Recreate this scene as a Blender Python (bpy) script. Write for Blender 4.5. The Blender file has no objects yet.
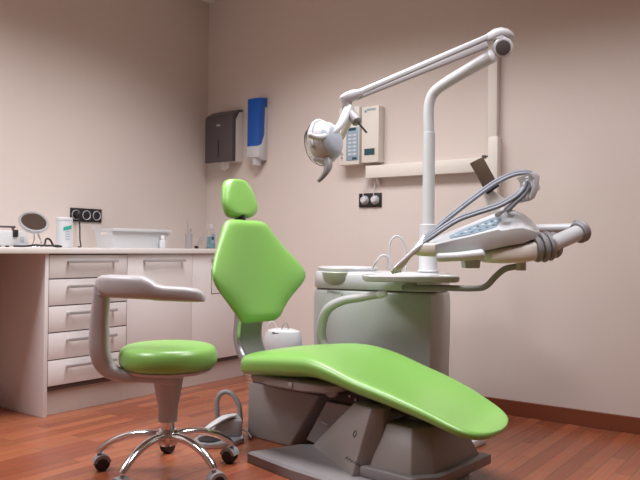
import bpy, bmesh, math, random
from mathutils import Vector, Matrix
random.seed(7)
C = bpy.context.scene.collection
PI = math.pi

# ---------------------------------------------------------------- camera numbers
FPX = 714.856; YAW = math.radians(36.011); PIT = math.radians(.678); ROL = math.radians(.581); EYE = .91
cy_, sy_ = math.cos(YAW), math.sin(YAW)
Fv = Vector((-sy_*math.cos(PIT), cy_*math.cos(PIT), math.sin(PIT)))
Rv = Vector((cy_, sy_, 0)); Uv = Rv.cross(Fv)
R2 = Rv*math.cos(ROL)+Uv*math.sin(ROL); U2 = -Rv*math.sin(ROL)+Uv*math.cos(ROL)
FH = Vector((-sy_, cy_, 0))                       # level forward direction
XW, XF, YB = -3.848, -3.40, 3.84                  # left wall, cabinet fronts, right wall
XE, YE, ZC = 2.0, -1.8, 2.75                      # room limits behind the viewer, ceiling

def ray(px, py): return Fv + R2*((px-320)/FPX) + U2*((240-py)/FPX)
def at(px, py, d):
    r = ray(px, py); t = d/r.dot(FH); return Vector((0,0,EYE)) + r*t
def plane(px, py, ax, val):
    r = ray(px, py); o = Vector((0,0,EYE)); return o + r*((val-o[ax])/r[ax])
def Wd(X, d, z): return Rv*X + FH*d + Vector((0,0,z))

class Frame:
    """a place to stand a thing: X to the right, d away from the viewer, ang turns its local x"""
    def __init__(s, X, d, ang, z=0):
        s.o = Wd(X, d, z); s.a = YAW + math.radians(ang)
        s.M = Matrix.Translation(s.o) @ Matrix.Rotation(s.a, 4, 'Z'); s.I = s.M.inverted()
    def w(s, x, y, z): return s.M @ Vector((x, y, z))
    def l(s, P): return s.I @ P

def frame_at(P, ang_world=0):
    f = Frame(0, 0, 0); f.o = Vector(P); f.a = ang_world
    f.M = Matrix.Translation(f.o) @ Matrix.Rotation(f.a, 4, 'Z'); f.I = f.M.inverted(); return f

# ---------------------------------------------------------------- materials
def mat(name, col, rough=.5, metal=0, **k):
    m = bpy.data.materials.new(name); m.use_nodes = True
    nt = m.node_tree; b = nt.nodes['Principled BSDF']
    b.inputs['Base Color'].default_value = (*col, 1); b.inputs['Roughness'].default_value = rough
    b.inputs['Metallic'].default_value = metal
    for a, v in k.items(): b.inputs[a.replace('_', ' ')].default_value = v
    # a faint procedural unevenness keeps each surface from looking like flat paint
    n = nt.nodes.new('ShaderNodeTexNoise'); n.inputs['Scale'].default_value = 60; n.inputs['Detail'].default_value = 3
    tc = nt.nodes.new('ShaderNodeTexCoord'); nt.links.new(tc.outputs['Object'], n.inputs['Vector'])
    bp = nt.nodes.new('ShaderNodeBump'); bp.inputs['Strength'].default_value = .03; bp.inputs['Distance'].default_value = .003
    nt.links.new(n.outputs['Fac'], bp.inputs['Height']); nt.links.new(bp.outputs['Normal'], b.inputs['Normal'])
    return m

M = {}
M['green'] = mat('green_vinyl', (.215, .455, .10), .34, Coat_Weight=.25, Coat_Roughness=.3)
M['white'] = mat('white_plastic', (.58, .59, .61), .3)
M['cream'] = mat('cream_plastic', (.74, .69, .63), .42)
M['pearl'] = mat('pearl_grey_plastic', (.42, .41, .42), .36)
M['unit'] = mat('unit_grey_plastic', (.47, .50, .49), .4)
M['shell'] = mat('warm_grey_shell', (.29, .265, .255), .42)
M['foot'] = mat('grey_foot_metal', (.24, .225, .23), .32, .0)
M['grey'] = mat('mid_grey_plastic', (.26, .255, .265), .45)
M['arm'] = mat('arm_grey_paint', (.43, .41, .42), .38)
M['ring'] = mat('grey_rubber_ring', (.27, .26, .28), .5)
M['dark'] = mat('dark_grey_plastic', (.085, .07, .075), .4)
M['black'] = mat('black_rubber', (.012, .011, .012), .45)
M['chrome'] = mat('polished_chrome', (.72, .72, .74), .13, 1)
M['steel'] = mat('brushed_steel', (.50, .49, .50), .35, .6)
M['silver'] = mat('silver_paint', (.50, .51, .54), .28, .7)
M['blue'] = mat('blue_translucent_plastic', (.006, .10, .46), .25)
M['front'] = mat('cream_laminate_front', (.73, .69, .69), .38)
M['carcass'] = mat('laminate_carcass', (.60, .53, .51), .5)
M['gap'] = mat('shadow_gap_rail', (.10, .08, .08), .7)
M['plinth'] = mat('plinth_laminate', (.56, .48, .45), .45)
M['top'] = mat('worktop_laminate', (.78, .74, .73), .35)
M['hose'] = mat('grey_hose', (.20, .22, .26), .3)
M['instr'] = mat('satin_instrument_steel', (.72, .74, .78), .22, .5)
M['pale'] = mat('pale_blue_shell', (.42, .47, .53), .3)
M['teal'] = mat('teal_print', (.03, .36, .30), .5)
M['print'] = mat('dark_print', (.10, .10, .11), .5)
M['bluegrey'] = mat('blue_keypad', (.27, .38, .47), .35)
M['navy'] = mat('display_window', (.015, .06, .085), .25)
M['mirror'] = mat('mirror_glass', (.36, .33, .31), .12, 1)
M['paper'] = mat('white_paper', (.80, .78, .76), .8)
M['bezel'] = mat('bowl_olive', (.42, .45, .36), .3)
M['liquid'] = mat('blue_mouthwash', (.35, .62, .72), .15, Transmission_Weight=.6)
M['filmdark'] = mat('brown_viewer_film', (.11, .075, .055), .22)
M['skirt'] = mat('cherry_skirting', (.20, .055, .026), .4)
def glass():
    m = bpy.data.materials.new('clear_acrylic'); m.use_nodes = True; b = m.node_tree.nodes['Principled BSDF']
    b.inputs['Base Color'].default_value = (.93, .95, .95, 1); b.inputs['Roughness'].default_value = .06
    b.inputs['Transmission Weight'].default_value = 1; b.inputs['IOR'].default_value = 1.1
    return m
M['glass'] = glass()

def wall_mat(name, col):
    m = mat(name, col, .85); nt = m.node_tree; b = nt.nodes['Principled BSDF']
    n = nt.nodes.new('ShaderNodeTexNoise'); n.inputs['Scale'].default_value = 1.3; n.inputs['Detail'].default_value = 4
    r = nt.nodes.new('ShaderNodeValToRGB')
    r.color_ramp.elements[0].position = .3; r.color_ramp.elements[1].position = .7
    r.color_ramp.elements[0].color = (*[c*.975 for c in col], 1); r.color_ramp.elements[1].color = (*col, 1)
    tc = nt.nodes.new('ShaderNodeTexCoord'); nt.links.new(tc.outputs['Object'], n.inputs['Vector'])
    nt.links.new(n.outputs['Fac'], r.inputs['Fac']); nt.links.new(r.outputs['Color'], b.inputs['Base Color'])
    return m
M['wall'] = wall_mat('painted_wall', (.69, .605, .555))
M['ceil'] = wall_mat('painted_ceiling', (.72, .68, .65))

def floor_mat():
    m = bpy.data.materials.new('cherry_parquet'); m.use_nodes = True; nt = m.node_tree; b = nt.nodes['Principled BSDF']
    N = nt.nodes.new; L = nt.links.new
    tc = N('ShaderNodeTexCoord'); mp = N('ShaderNodeMapping'); mp.inputs['Rotation'].default_value = (0, 0, PI/2)
    L(tc.outputs['Object'], mp.inputs['Vector'])
    br = N('ShaderNodeTexBrick'); br.offset = .37; br.inputs['Scale'].default_value = 1
    br.inputs['Brick Width'].default_value = .62; br.inputs['Row Height'].default_value = .068
    br.inputs['Mortar Size'].default_value = .0009; br.inputs['Mortar Smooth'].default_value = .2
    br.inputs['Color1'].default_value = (.33, .105, .050, 1); br.inputs['Color2'].default_value = (.205, .056, .028, 1)
    br.inputs['Mortar'].default_value = (.13, .035, .018, 1); br.inputs['Bias'].default_value = -.1
    L(mp.outputs['Vector'], br.inputs['Vector'])
    mp2 = N('ShaderNodeMapping'); mp2.inputs['Scale'].default_value = (55, 3, 1); L(tc.outputs['Object'], mp2.inputs['Vector'])
    n = N('ShaderNodeTexNoise'); n.inputs['Scale'].default_value = 1; n.inputs['Detail'].default_value = 5; L(mp2.outputs['Vector'], n.inputs['Vector'])
    mx = N('ShaderNodeMix'); mx.data_type = 'RGBA'; mx.blend_type = 'OVERLAY'; mx.inputs['Factor'].default_value = .35
    L(br.outputs['Color'], mx.inputs[6]); L(n.outputs['Color'], mx.inputs[7])
    hs = N('ShaderNodeHueSaturation'); hs.inputs['Saturation'].default_value = 1.0; hs.inputs['Value'].default_value = 1.0
    L(mx.outputs[2], hs.inputs['Color']); L(hs.outputs['Color'], b.inputs['Base Color'])
    b.inputs['Roughness'].default_value = .27
    bp = N('ShaderNodeBump'); bp.inputs['Strength'].default_value = .12; bp.inputs['Distance'].default_value = .002
    L(br.outputs['Fac'], bp.inputs['Height']); bp.invert = True; L(bp.outputs['Normal'], b.inputs['Normal'])
    return m
M['floor'] = floor_mat()

# ---------------------------------------------------------------- shape helpers (all in world coordinates unless given a frame)
def new(): return bmesh.new()
def add_box(bm, x0, x1, y0, y1, z0, z1, bev=0, seg=2):
    b = bmesh.new(); bmesh.ops.create_cube(b, size=1)
    for v in b.verts: v.co = Vector((x0+(v.co.x+.5)*(x1-x0), y0+(v.co.y+.5)*(y1-y0), z0+(v.co.z+.5)*(z1-z0)))
    if bev: bmesh.ops.bevel(b, geom=b.edges[:], offset=bev, segments=seg, profile=.5, affect='EDGES')
    merge(bm, b)
def merge(bm, b):
    me = bpy.data.meshes.new('t'); b.to_mesh(me); b.free(); bm.from_mesh(me); bpy.data.meshes.remove(me)
def add_prism(bm, pts, vec, bev=0, seg=2):
    """closed outline pts (3-D, flat) extruded along vec"""
    b = bmesh.new(); vs = [b.verts.new(p) for p in pts]; f = b.faces.new(vs)
    r = bmesh.ops.extrude_face_region(b, geom=[f])
    for v in r['geom']:
        if isinstance(v, bmesh.types.BMVert): v.co += vec
    bmesh.ops.recalc_face_normals(b, faces=b.faces[:])
    if bev: bmesh.ops.bevel(b, geom=b.edges[:], offset=bev, segments=seg, profile=.5, affect='EDGES', clamp_overlap=True)
    merge(bm, b)
def skin(bm, rings, cap=True, closed=True):
    vr = [[bm.verts.new(p) for p in r] for r in rings]; n = len(vr[0])
    for a, b in zip(vr, vr[1:]):
        for i in range(n if closed else n-1):
            j = (i+1) % n
            bm.faces.new((a[i], a[j], b[j], b[i]))
    if cap:
        bm.faces.new(vr[0][::-1]); bm.faces.new(vr[-1])
def catmull(pts, k=8):
    P = [Vector(p) for p in pts]; out = []
    for i in range(len(P)-1):
        p0 = P[max(i-1, 0)]; p1 = P[i]; p2 = P[i+1]; p3 = P[min(i+2, len(P)-1)]
        for j in range(k):
            t = j/k
            out.append(.5*((2*p1)+(p2-p0)*t+(2*p0-5*p1+4*p2-p3)*t*t+(3*p1-p0-3*p2+p3)*t**3))
    out.append(P[-1]); return out
def add_tube(bm, pts, r, n=12, smooth=True, k=8, flat=1.0, up=Vector((0, 0, 1)), ends=True):
    """r: number or list per control point; flat squeezes the section across `up`"""
    P = catmull(pts, k) if smooth and len(pts) > 2 else [Vector(p) for p in pts]
    m = len(P)
    if isinstance(r, (int, float)): rs = [r]*m
    else:
        rs = []
        for i in range(m):
            u = i/(m-1)*(len(r)-1); a = min(int(u), len(r)-2); rs.append(r[a]+(r[a+1]-r[a])*(u-a))
    T = [(P[min(i+1, m-1)]-P[max(i-1, 0)]).normalized() for i in range(m)]
    nrm = T[0].cross(up)
    if nrm.length < 1e-3: nrm = T[0].cross(Vector((1, 0, 0)))
    nrm.normalize(); rings = []
    for i in range(m):
        nrm = (nrm-T[i]*nrm.dot(T[i])).normalized(); bn = T[i].cross(nrm)
        rings.append([P[i]+(nrm*math.cos(2*PI*q/n)+bn*math.sin(2*PI*q/n)*flat)*rs[i] for q in range(n)])
    if ends:   # rounded ends
        def endr(i, s): return [[P[i]+(v-P[i])*c+T[i]*s*rs[i]*o for v in rings[i]] for c, o in ((.35, .5), (.8, .28))]
        e0 = endr(0, -1); e1 = endr(m-1, 1)
        rings = e0+rings+e1[::-1]
    skin(bm, rings)
def add_lathe(bm, prof, M4=Matrix(), n=28):
    """prof: (radius, height) list turned about local z, placed by M4"""
    rings = [[M4 @ Vector((max(r, 1e-4)*math.cos(2*PI*q/n), max(r, 1e-4)*math.sin(2*PI*q/n), z)) for q in range(n)] for r, z in prof]
    skin(bm, rings)
def axis_mat(p, d):
    d = Vector(d).normalized(); q = d.to_track_quat('Z', 'Y'); return Matrix.Translation(Vector(p)) @ q.to_matrix().to_4x4()
def add_cyl(bm, p, q, r, n=20, bev=.15, r2=None):
    p, q = Vector(p), Vector(q); L = (q-p).length; r2 = r if r2 is None else r2; e = min(bev*min(r, r2), L/3)
    add_lathe(bm, [(r-e, 0), (r, e), (r2, L-e), (r2-e, L)], axis_mat(p, q-p), n)
def super_ring(c, u, v, hu, hv, n=28, e=3.0):
    out = []
    for q in range(n):
        a = 2*PI*q/n; ca, sa = math.cos(a), math.sin(a)
        out.append(c+u*(hu*math.copysign(abs(ca)**(2/e), ca))+v*(hv*math.copysign(abs(sa)**(2/e), sa)))
    return out
def interp(tab, x):
    if x <= tab[0][0]: return tab[0][1]
    for (a, b), (c, d) in zip(tab, tab[1:]):
        if x <= c: 
            t = (x-a)/(c-a); return b+(d-b)*t
    return tab[-1][1]
def smooth_interp(tab, x):
    """Catmull-Rom through the table"""
    n = len(tab)
    if x <= tab[0][0]: return tab[0][1]
    if x >= tab[-1][0]: return tab[-1][1]
    for i in range(n-1):
        if tab[i][0] <= x <= tab[i+1][0]: break
    x1, y1 = tab[i]; x2, y2 = tab[i+1]; h = x2-x1
    m = lambda j: ((tab[min(j+1, n-1)][1]-tab[max(j-1, 0)][1])/(tab[min(j+1, n-1)][0]-tab[max(j-1, 0)][0]))
    t = (x-x1)/h; m1, m2 = m(i)*h, m(i+1)*h
    return (2*t**3-3*t*t+1)*y1+(t**3-2*t*t+t)*m1+(-2*t**3+3*t*t)*y2+(t**3-t*t)*m2

ROOT = {}
def obj(name, bm, m, parent=None, frame=None, angle=38, smooth=True):
    """links bm (world coordinates) as ONE mesh object, re-expressed in its thing's own frame"""
    bmesh.ops.recalc_face_normals(bm, faces=bm.faces[:])
    o = None
    fr = None
    if parent is not None: fr = ROOT.get(parent.name)
    elif frame is not None: fr = frame
    if fr is not None: bm.transform(fr.I)
    me = bpy.data.meshes.new(name); bm.to_mesh(me); bm.free()
    if smooth:
        me.shade_smooth(); me.set_sharp_from_angle(angle=math.radians(angle))
    me.materials.append(m)
    o = bpy.data.objects.new(name, me); C.objects.link(o)
    if parent is not None: o.parent = parent
    elif fr is not None: o.matrix_world = fr.M
    ROOT[o.name] = fr
    return o
def thing(name, label, cat, fr, group=None):
    o = bpy.data.objects.new(name, None); C.objects.link(o); o.empty_display_size = .1
    o.matrix_world = fr.M; o['label'] = label; o['category'] = cat
    if group: o['group'] = group
    ROOT[o.name] = fr; return o
def tag(o, label, cat, group=None):
    o['label'] = label; o['category'] = cat
    if group: o['group'] = group
    return o
def struct(name, bm, m, smooth=False):
    o = obj(name, bm, m, smooth=smooth); o['kind'] = 'structure'; return o
def box(*a, **k):
    bm = new(); add_box(bm, *a, **k); return bm
def slab(pxs, d, thick, bev=0, seg=2):
    """an upright plate: outline read at distance d, given real thickness away from the viewer"""
    bm = new(); add_prism(bm, [at(x, y, d) for x, y in pxs], FH*thick, bev, seg); return bm
def tube(*a, **k):
    bm = new(); add_tube(bm, *a, **k); return bm

# ================================================================= the room
struct('floor', box(XW-.1, XE+.1, YE-.1, YB+.1, -.06, 0), M['floor'])
struct('ceiling', box(XW-.1, XE+.1, YE-.1, YB+.1, ZC, ZC+.1), M['ceil'])
struct('wall_left', box(XW-.12, XW, YE-.1, YB+.1, 0, ZC), M['wall'])
struct('wall_back', box(XW, XE+.1, YB, YB+.12, 0, ZC), M['wall'])
struct('wall_right', box(XE, XE+.12, YE-.1, YB, 0, ZC), M['wall'])
struct('wall_front', box(XW, XE, YE-.12, YE, 0, ZC), M['wall'])
struct('baseboard_back', box(-3.345, XE, YB-.014, YB, 0, .082, bev=.003), M['skirt'])
struct('baseboard_left', box(XW, XW+.014, YE, 2.20, 0, .082, bev=.003), M['skirt'])

# ================================================================= built-in furniture on the left wall
def yF(px): return plane(px, 300, 0, XF).y
def zF(px, py): return plane(px, py, 0, XF).z
PT = .020                                                     # front thickness
y_panel0, y_panel1 = yF(44.8), yF(48.4)
y_a, y_b, y_c = yF(127), yF(192), YB-.02
zt = .868                                                     # underside of the worktop
Z5 = [zt-.004, .732, .587, .444, .298, .158]

def bar_handle(parent, y0, y1, z):
    bm = new(); add_box(bm, XF+.022, XF+.034, y0, y1, z-.008, z+.008, bev=.002)
    for yy in (y0+.006, y1-.018): add_box(bm, XF-.001, XF+.030, yy, yy+.012, z-.005, z+.005, bev=.0015)
    o = obj('handle', bm, M['steel'], parent); return o

fr = frame_at((XF, y_panel0, 0))
t = thing('drawer_cabinet', 'cream five-drawer cabinet with bar handles under the worktop, behind the stool', 'cabinet', fr)
obj('side_panel', box(XW+.002, XF, y_panel0, y_panel1, 0, zt-.001, bev=.001), M['front'], t)
obj('carcass', box(XW+.002, XF-PT, y_panel1+.001, y_a-.002, .13, zt-.001), M['gap'], t)
obj('plinth', box(XF-.055, XF-.04, y_panel1+.001, y_a-.001, 0, .128), M['plinth'], t)
for i in range(5):
    d_ = obj('drawer', box(XF-PT+.001, XF, y_panel1+.004, y_a-.003, Z5[i+1]+.003, Z5[i]-.003, bev=.0015), M['front'], t)
    hz = (Z5[i+1]+Z5[i])/2+(.02 if i else .012)
    hz = [.826, .690, .545, .401, .259][i]
    bar_handle(d_, yF(66), yF(114.5), hz)

fr = frame_at((XF, y_a, 0))
t = thing('base_cabinet', 'cream cupboard with one wide door and bar handle, between drawers and corner cupboard', 'cabinet', fr)
obj('carcass', box(XW+.002, XF-PT, y_a, y_b-.002, .13, zt-.001), M['gap'], t)
obj('plinth', box(XF-.055, XF-.04, y_a, y_b-.001, 0, .128), M['plinth'], t)
d_ = obj('door', box(XF-PT+.001, XF, y_a+.001, y_b-.0015, .160, zt-.004, bev=.0015), M['front'], t)
bar_handle(d_, yF(142), yF(182), .826)

fr = frame_at((XF, y_b, 0))
t = thing('corner_cabinet', 'cream corner cupboard with a small outlined hatch, half hidden behind the green backrest', 'cabinet', fr)
obj('carcass', box(XW+.002, XF-PT, y_b, y_c, .13, zt-.001), M['gap'], t)
obj('plinth', box(XF-.055, XF-.04, y_b, y_c, 0, .128), M['plinth'], t)
d_ = obj('door', box(XF-PT+.001, XF, y_b+.001, y_c, .160, zt-.004, bev=.0015), M['front'], t)
bar_handle(d_, yF(210), yF(236), .826)
bm = new(); hy0, hy1, hz0, hz1 = yF(211), yF(229), zF(211, 294), zF(211, 269)
for a in ((hy0, hy1, hz0, hz0+.004), (hy0, hy1, hz1-.004, hz1), (hy0, hy0+.004, hz0, hz1), (hy1-.004, hy1, hz0, hz1)):
    add_box(bm, XF-.002, XF+.0015, *a)
h_ = obj('hatch', box(XF-.002, XF+.0012, hy0+.004, hy1-.004, hz0+.004, hz1-.004), M['front'], t)
obj('hatch_outline', bm, M['gap'], h_)

bm = new(); add_box(bm, XW+.001, XF+.02, -.2, YB-.016, zt, .900, bev=.003)
wt = tag(obj('worktop', bm, M['top'], frame=frame_at((XW, 1, zt))), 'long pale laminate worktop running along the left wall over the cabinets', 'worktop')
# unseen cabinet block, added to keep light off the drawer cabinet's side panel
fr = frame_at((XF, .9, 0)); t = thing('knee_shade_cabinet', 'unseen cream cabinet block added to shade the knee space under the worktop', 'cabinet', fr)
obj('carcass', box(XW+.002, XF-.001, .90, 1.55, .0, zt-.001, bev=.001), M['front'], t)

# ================================================================= on the worktop
XT = -3.62; ZT = .9005
def pt(px, py, x=XT): return plane(px, py, 0, x)
def cyl_z(bm, px0, px1, py0, ztop, x=XT, prof=None, n=24):
    a, b = pt(px0, py0, x), pt(px1, py0, x); c = (a+b)/2; r = (b-a).length/2*.83
    return c, r
# sterile tray box
a, b = pt(101, 240), pt(164, 240); zt_ = pt(130, 230).z
fr = frame_at((XT, a.y, ZT)); t = thing('plastic_tray_box', 'white plastic instrument tray with flared rim on the worktop', 'box', fr)
bm = new(); y0, y1 = a.y+.03, b.y-.045
rings = [[Vector((XT+sx*w, (y0+y1)/2+sy*((y1-y0)/2+e), z)) for sx, sy in ((-1, -1), (1, -1), (1, 1), (-1, 1))]
         for w, e, z in ((.075, 0, ZT), (.085, .012, zt_), (.079, .008, zt_), (.068, -.006, ZT+.006))]
skin(bm, rings, cap=True); obj('tray_body', bm, M['white'], t, smooth=False)
bm = new(); yo0, yo1 = a.y+.018, b.y-.02
for q in ((XT-.10, XT-.085, yo0, yo1), (XT+.085, XT+.10, yo0, yo1), (XT-.0855, XT+.0855, yo0, y0-.011), (XT-.0855, XT+.0855, y1+.011, yo1)):
    add_box(bm, q[0], q[1], q[2], q[3], zt_-.012, zt_+.006, bev=.002)
obj('rim', bm, M['white'], t)
obj('end_tab', box(XT-.03, XT+.03, a.y+.020, a.y+.029, zt_-.035, zt_-.010, bev=.002), M['cream'], t)
# small bottle in front of it
c = pt(162.5, 246, XT+.10); k = .85
fr = frame_at((c.x, c.y, ZT)); t = thing('small_bottle', 'small white plastic bottle at the right end of the tray', 'bottle', fr)
bm = new(); add_lathe(bm, [(.018, 0), (.021, .002), (.021, .045), (.017, .052), (.012, .056), (.012, .058)], fr.M); obj('bottle_body', bm, M['white'], t)
bm = new(); add_lathe(bm, [(.013, .058), (.0135, .060), (.0125, .080), (.009, .083)], fr.M); obj('cap', bm, M['paper'], t)
# instrument beaker with two instruments and a pair of scissors
c = pt(188.5, 246); fr = frame_at((c.x, c.y, ZT))
bm = new(); add_lathe(bm, [(.020, 0), (.024, .003), (.0255, .095), (.0285, .10), (.024, .10), (.0225, .006), (.0, .005)], fr.M)
tag(obj('instrument_cup', bm, M['steel'], frame=fr), 'small steel cup holding upright instruments near the room corner', 'cup')
bm = tube([fr.w(.004, .002, .008), fr.w(.0, -.004, .10), fr.w(-.004, -.012, .185), fr.w(-.004, -.010, .200)], [.003, .0035, .002, .0015], n=8)
tag(obj('dental_probe', bm, M['steel'], frame=fr), 'thin tall steel probe standing in the instrument cup', 'dental instrument')
bm = tube([fr.w(.004, .010, .008), fr.w(.0, .012, .09), fr.w(-.0, .018, .128)], [.003, .004, .005], n=8)
add_lathe(bm, [(.004, 0), (.011, .002), (.011, .004), (.004, .006)], axis_mat(fr.w(0, .019, .132), (1, .1, .2)))
tag(obj('dental_mirror', bm, M['steel'], frame=fr), 'short steel mouth mirror leaning in the instrument cup', 'dental instrument')
c = pt(197, 246); fr = frame_at((c.x, c.y, ZT)); t = thing('scissors', 'small scissors with black tips propped beside the instrument cup', 'scissors', fr)
bm = new()
for s in (-1, 1):
    ctr = fr.w(0, .035*1+s*.006, .055+s*.012); add_torus_pts = [ctr+Vector((0, math.cos(q*PI/6)*.016, math.sin(q*PI/6)*.013)) for q in range(13)]
    add_tube(bm, add_torus_pts, .0028, n=6, smooth=False, ends=False)
    add_tube(bm, [ctr+Vector((0, -.016, 0)), fr.w(0, -.012, .012+.004*(1-s))], .003, n=6, smooth=False)
obj('handles', bm, M['steel'], t)
obj('blades', box(c.x-.004, c.x+.004, c.y-.022, c.y+.012, ZT, ZT+.018, bev=.002), M['black'], t)
# mouthwash bottle
c = pt(211, 246); fr = frame_at((c.x, c.y, ZT)); t = thing('mouthwash_bottle', 'clear bottle with white cap and blue label in the room corner', 'bottle', fr)
bm = new(); rings = []
for w, z in ((.030, 0), (.034, .004), (.034, .115), (.030, .128), (.014, .142), (.013, .150)):
    rings.append(super_ring(fr.w(0, 0, z), Vector((0, 1, 0)), Vector((1, 0, 0)), w, w*.62 if w > .02 else w, 24, 2.6))
skin(bm, rings); obj('bottle_body', bm, M['glass'], t)
bm = new(); rings = [super_ring(fr.w(0, 0, z), Vector((0, 1, 0)), Vector((1, 0, 0)), .031, .0185, 24, 2.6) for z in (.004, .085)]
skin(bm, rings); obj('liquid', bm, M['liquid'], t)
bm = new(); add_lathe(bm, [(.015, .146), (.0155, .149), (.0145, .172), (.011, .175)], fr.M); obj('cap', bm, M['white'], t)
bm = new(); add_box(bm, fr.o.x+.0215, fr.o.x+.0235, c.y-.020, c.y+.018, ZT+.040, ZT+.105); l_ = obj('paper_label', bm, M['blue'], t); l_.data.materials[0] = M['bluegrey']
obj('label_band', box(fr.o.x+.0235, fr.o.x+.0242, c.y-.020, c.y+.004, ZT+.062, ZT+.085), M['navy'], l_)
# white cylinder (wipe tub) with green print
c = pt(64, 247, XT+.05); fr = frame_at((c.x, c.y, ZT)); t = thing('wipes_canister', 'tall white canister with a green printed band beside the wall socket', 'canister', fr)
bm = new(); add_lathe(bm, [(.042, 0), (.045, .003), (.045, .148), (.044, .151)], fr.M, 40); obj('canister_body', bm, M['white'], t)
bm = new(); add_lathe(bm, [(.0455, .151), (.046, .153), (.046, .166), (.043, .171), (.02, .172)], fr.M, 40); obj('lid', bm, M['white'], t)
def arc_patch(bm, fr, r, a0, a1, z0, z1, tilt=0, n=10, th=.0006):
    rr = []
    for q in range(n+1):
        a = a0+(a1-a0)*q/n; dz = tilt*(q/n-.5)
        rr.append([fr.w(R_*math.cos(a), R_*math.sin(a), z+dz) for R_, z in ((r, z0), (r+th, z0), (r+th, z1), (r, z1))])
    skin(bm, rr)
aa = -math.radians(20)
bm = new(); arc_patch(bm, fr, .0452, aa-.35, aa+.75, .100, .122, .012); g_ = obj('printed_band', bm, M['teal'], t)
bm = new()
for k in range(4): arc_patch(bm, fr, .0452, aa-.1, aa+.45, .045+.014*k, .050+.014*k, .003)
obj('printed_lines', bm, M['bluegrey'], t)
# round make-up style mirror
c = pt(34, 246, XT); fr = frame_at((c.x, c.y, ZT)); t = thing('round_mirror', 'round tilted mirror on a small chrome stand on the worktop', 'mirror', fr)
mc = pt(33.6, 222.5, XT); nrm = (Rv*.44+Vector((0, 0, 1))*.69-FH*.58).normalized()
A = axis_mat(mc, nrm)
bm = new(); add_lathe(bm, [(.064, -.014), (.076, -.010), (.081, .002), (.077, .010), (.068, .010), (.066, .004)], A @ Matrix.Scale(1, 4), 36); obj('mirror_frame', bm, M['silver'], t)
bm = new(); add_lathe(bm, [(.067, .003), (.067, .0062)], A, 36); obj('mirror_glass', bm, M['mirror'], t)
bm = new()
for s in (-1, 1): add_tube(bm, [mc-nrm*.008, fr.w(.01, s*.018+.012, .045), fr.w(.01, s*.035+.01, .004)], .004, n=8)
add_tube(bm, [fr.w(.01, .045, .004), fr.w(.035, .02, .004), fr.w(.035, 0, .004), fr.w(.01, -.025, .004)], .004, n=8)
obj('stand', bm, M['chrome'], t)
# white bench device cut by the frame edge
a, b = pt(-14, 240), pt(19.5, 240); fr = frame_at((XT, a.y, ZT)); t = thing('bench_device', 'white bench appliance with a dark top handle and black knob, at the worktop edge', 'appliance', fr)
zt2 = pt(10, 231).z
bm = new(); P_ = [(a.y, ZT+.008), (b.y, ZT+.008), (b.y+.004, ZT+.03), (b.y-.02, zt2-.012), (b.y-.035, zt2), (a.y, zt2)]
add_prism(bm, [Vector((XT-.09, y, z)) for y, z in P_], Vector((.18, 0, 0)), .006); obj('housing', bm, M['white'], t)
bm = new(); yk = pt(6.5, 233).y; add_box(bm, XT+.088, XT+.100, yk-.018, yk+.010, pt(6, 237, XT+.09).z, pt(6, 229.5, XT+.09).z, bev=.004); obj('knob', bm, M['black'], t)
bm = new(); add_tube(bm, [Vector((XT+.02, a.y, zt2+.022)), Vector((XT+.02, pt(13, 228).y, zt2+.022))], .0055, n=8, smooth=False)
for yy in (a.y+.02, pt(11, 228).y): add_box(bm, XT+.014, XT+.026, yy-.005, yy+.005, zt2-.004, zt2+.020)
obj('top_handle', bm, M['dark'], t)
for yy in (a.y+.03, b.y-.03):
    for xx in (-.07, .07):
        bm = new(); add_lathe(bm, [(.010, 0), (.010, .010)], Matrix.Translation((XT+xx, yy, ZT)), 12); obj('rubber_foot', bm, M['black'], t)
obj('grey_vent', box(XT+.088, XT+.093, b.y-.05, b.y-.028, ZT+.03, zt2-.03, bev=.002), M['pearl'], t)

# sockets
def plate_left(px0, px1, py0, py1, n, name, label):
    a, b = plane(px0, (py0+py1)/2, 0, XW), plane(px1, (py0+py1)/2, 0, XW)
    z1, z0 = plane((px0+px1)/2, py0, 0, XW).z, plane((px0+px1)/2, py1, 0, XW).z
    fr = frame_at((XW, a.y, z0)); t = thing(name, label, 'socket', fr)
    obj('plate', box(XW, XW+.009, a.y, b.y, z0, z1, bev=.002), M['black'], t)
    w = (b.y-a.y)/n
    for i in range(n):
        cc = Vector((XW+.009, a.y+w*(i+.5), (z0+z1)/2)); A = axis_mat(cc, (1, 0, 0)); r = min(w, z1-z0)*.40
        bm = new(); add_lathe(bm, [(r, -.001), (r, .002), (r*.92, .004), (r*.84, .002), (r*.80, -.0005), (r*.5, -.0005), (.0, -.0004)], A); s_ = obj('outlet', bm, M['pearl'], t)
        bm = new()
        for s in (-1, 1): add_lathe(bm, [(.003, 0), (.003, .0012)], axis_mat(cc+Vector((-.0005, s*.0095, 0)), (1, 0, 0)), 10)
        obj('pin_hole', bm, M['black'], s_)
    return t, a, w, (z0+z1)/2, z0
tsock, sa, sw, sz, sz0 = plate_left(69.8, 101, 208.5, 222, 3, 'wall_socket', 'black triple wall socket with silver outlets above the worktop, left wall')
fr = frame_at((XW+.02, sa.y+sw*.5, sz)); t = thing('power_cable', 'black plug and cable running from the triple socket down to the worktop', 'cable', fr)
bm = new(); add_lathe(bm, [(.017, -.008), (.019, 0), (.018, .028), (.012, .034)], axis_mat(fr.o, (1, 0, 0))); obj('plug', bm, M['black'], t)
px0 = fr.o+Vector((.018, 0, -.012))
obj('cord', tube([px0, px0+Vector((.01, .0, -.06)), px0+Vector((.01, .003, -.14)), Vector((XW+.06, fr.o.y, ZT+.02)), Vector((XW+.09, fr.o.y-.02, ZT+.005)), Vector((XW+.12, fr.o.y-.06, ZT+.005))], .0045, n=8), M['black'], t)
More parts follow.
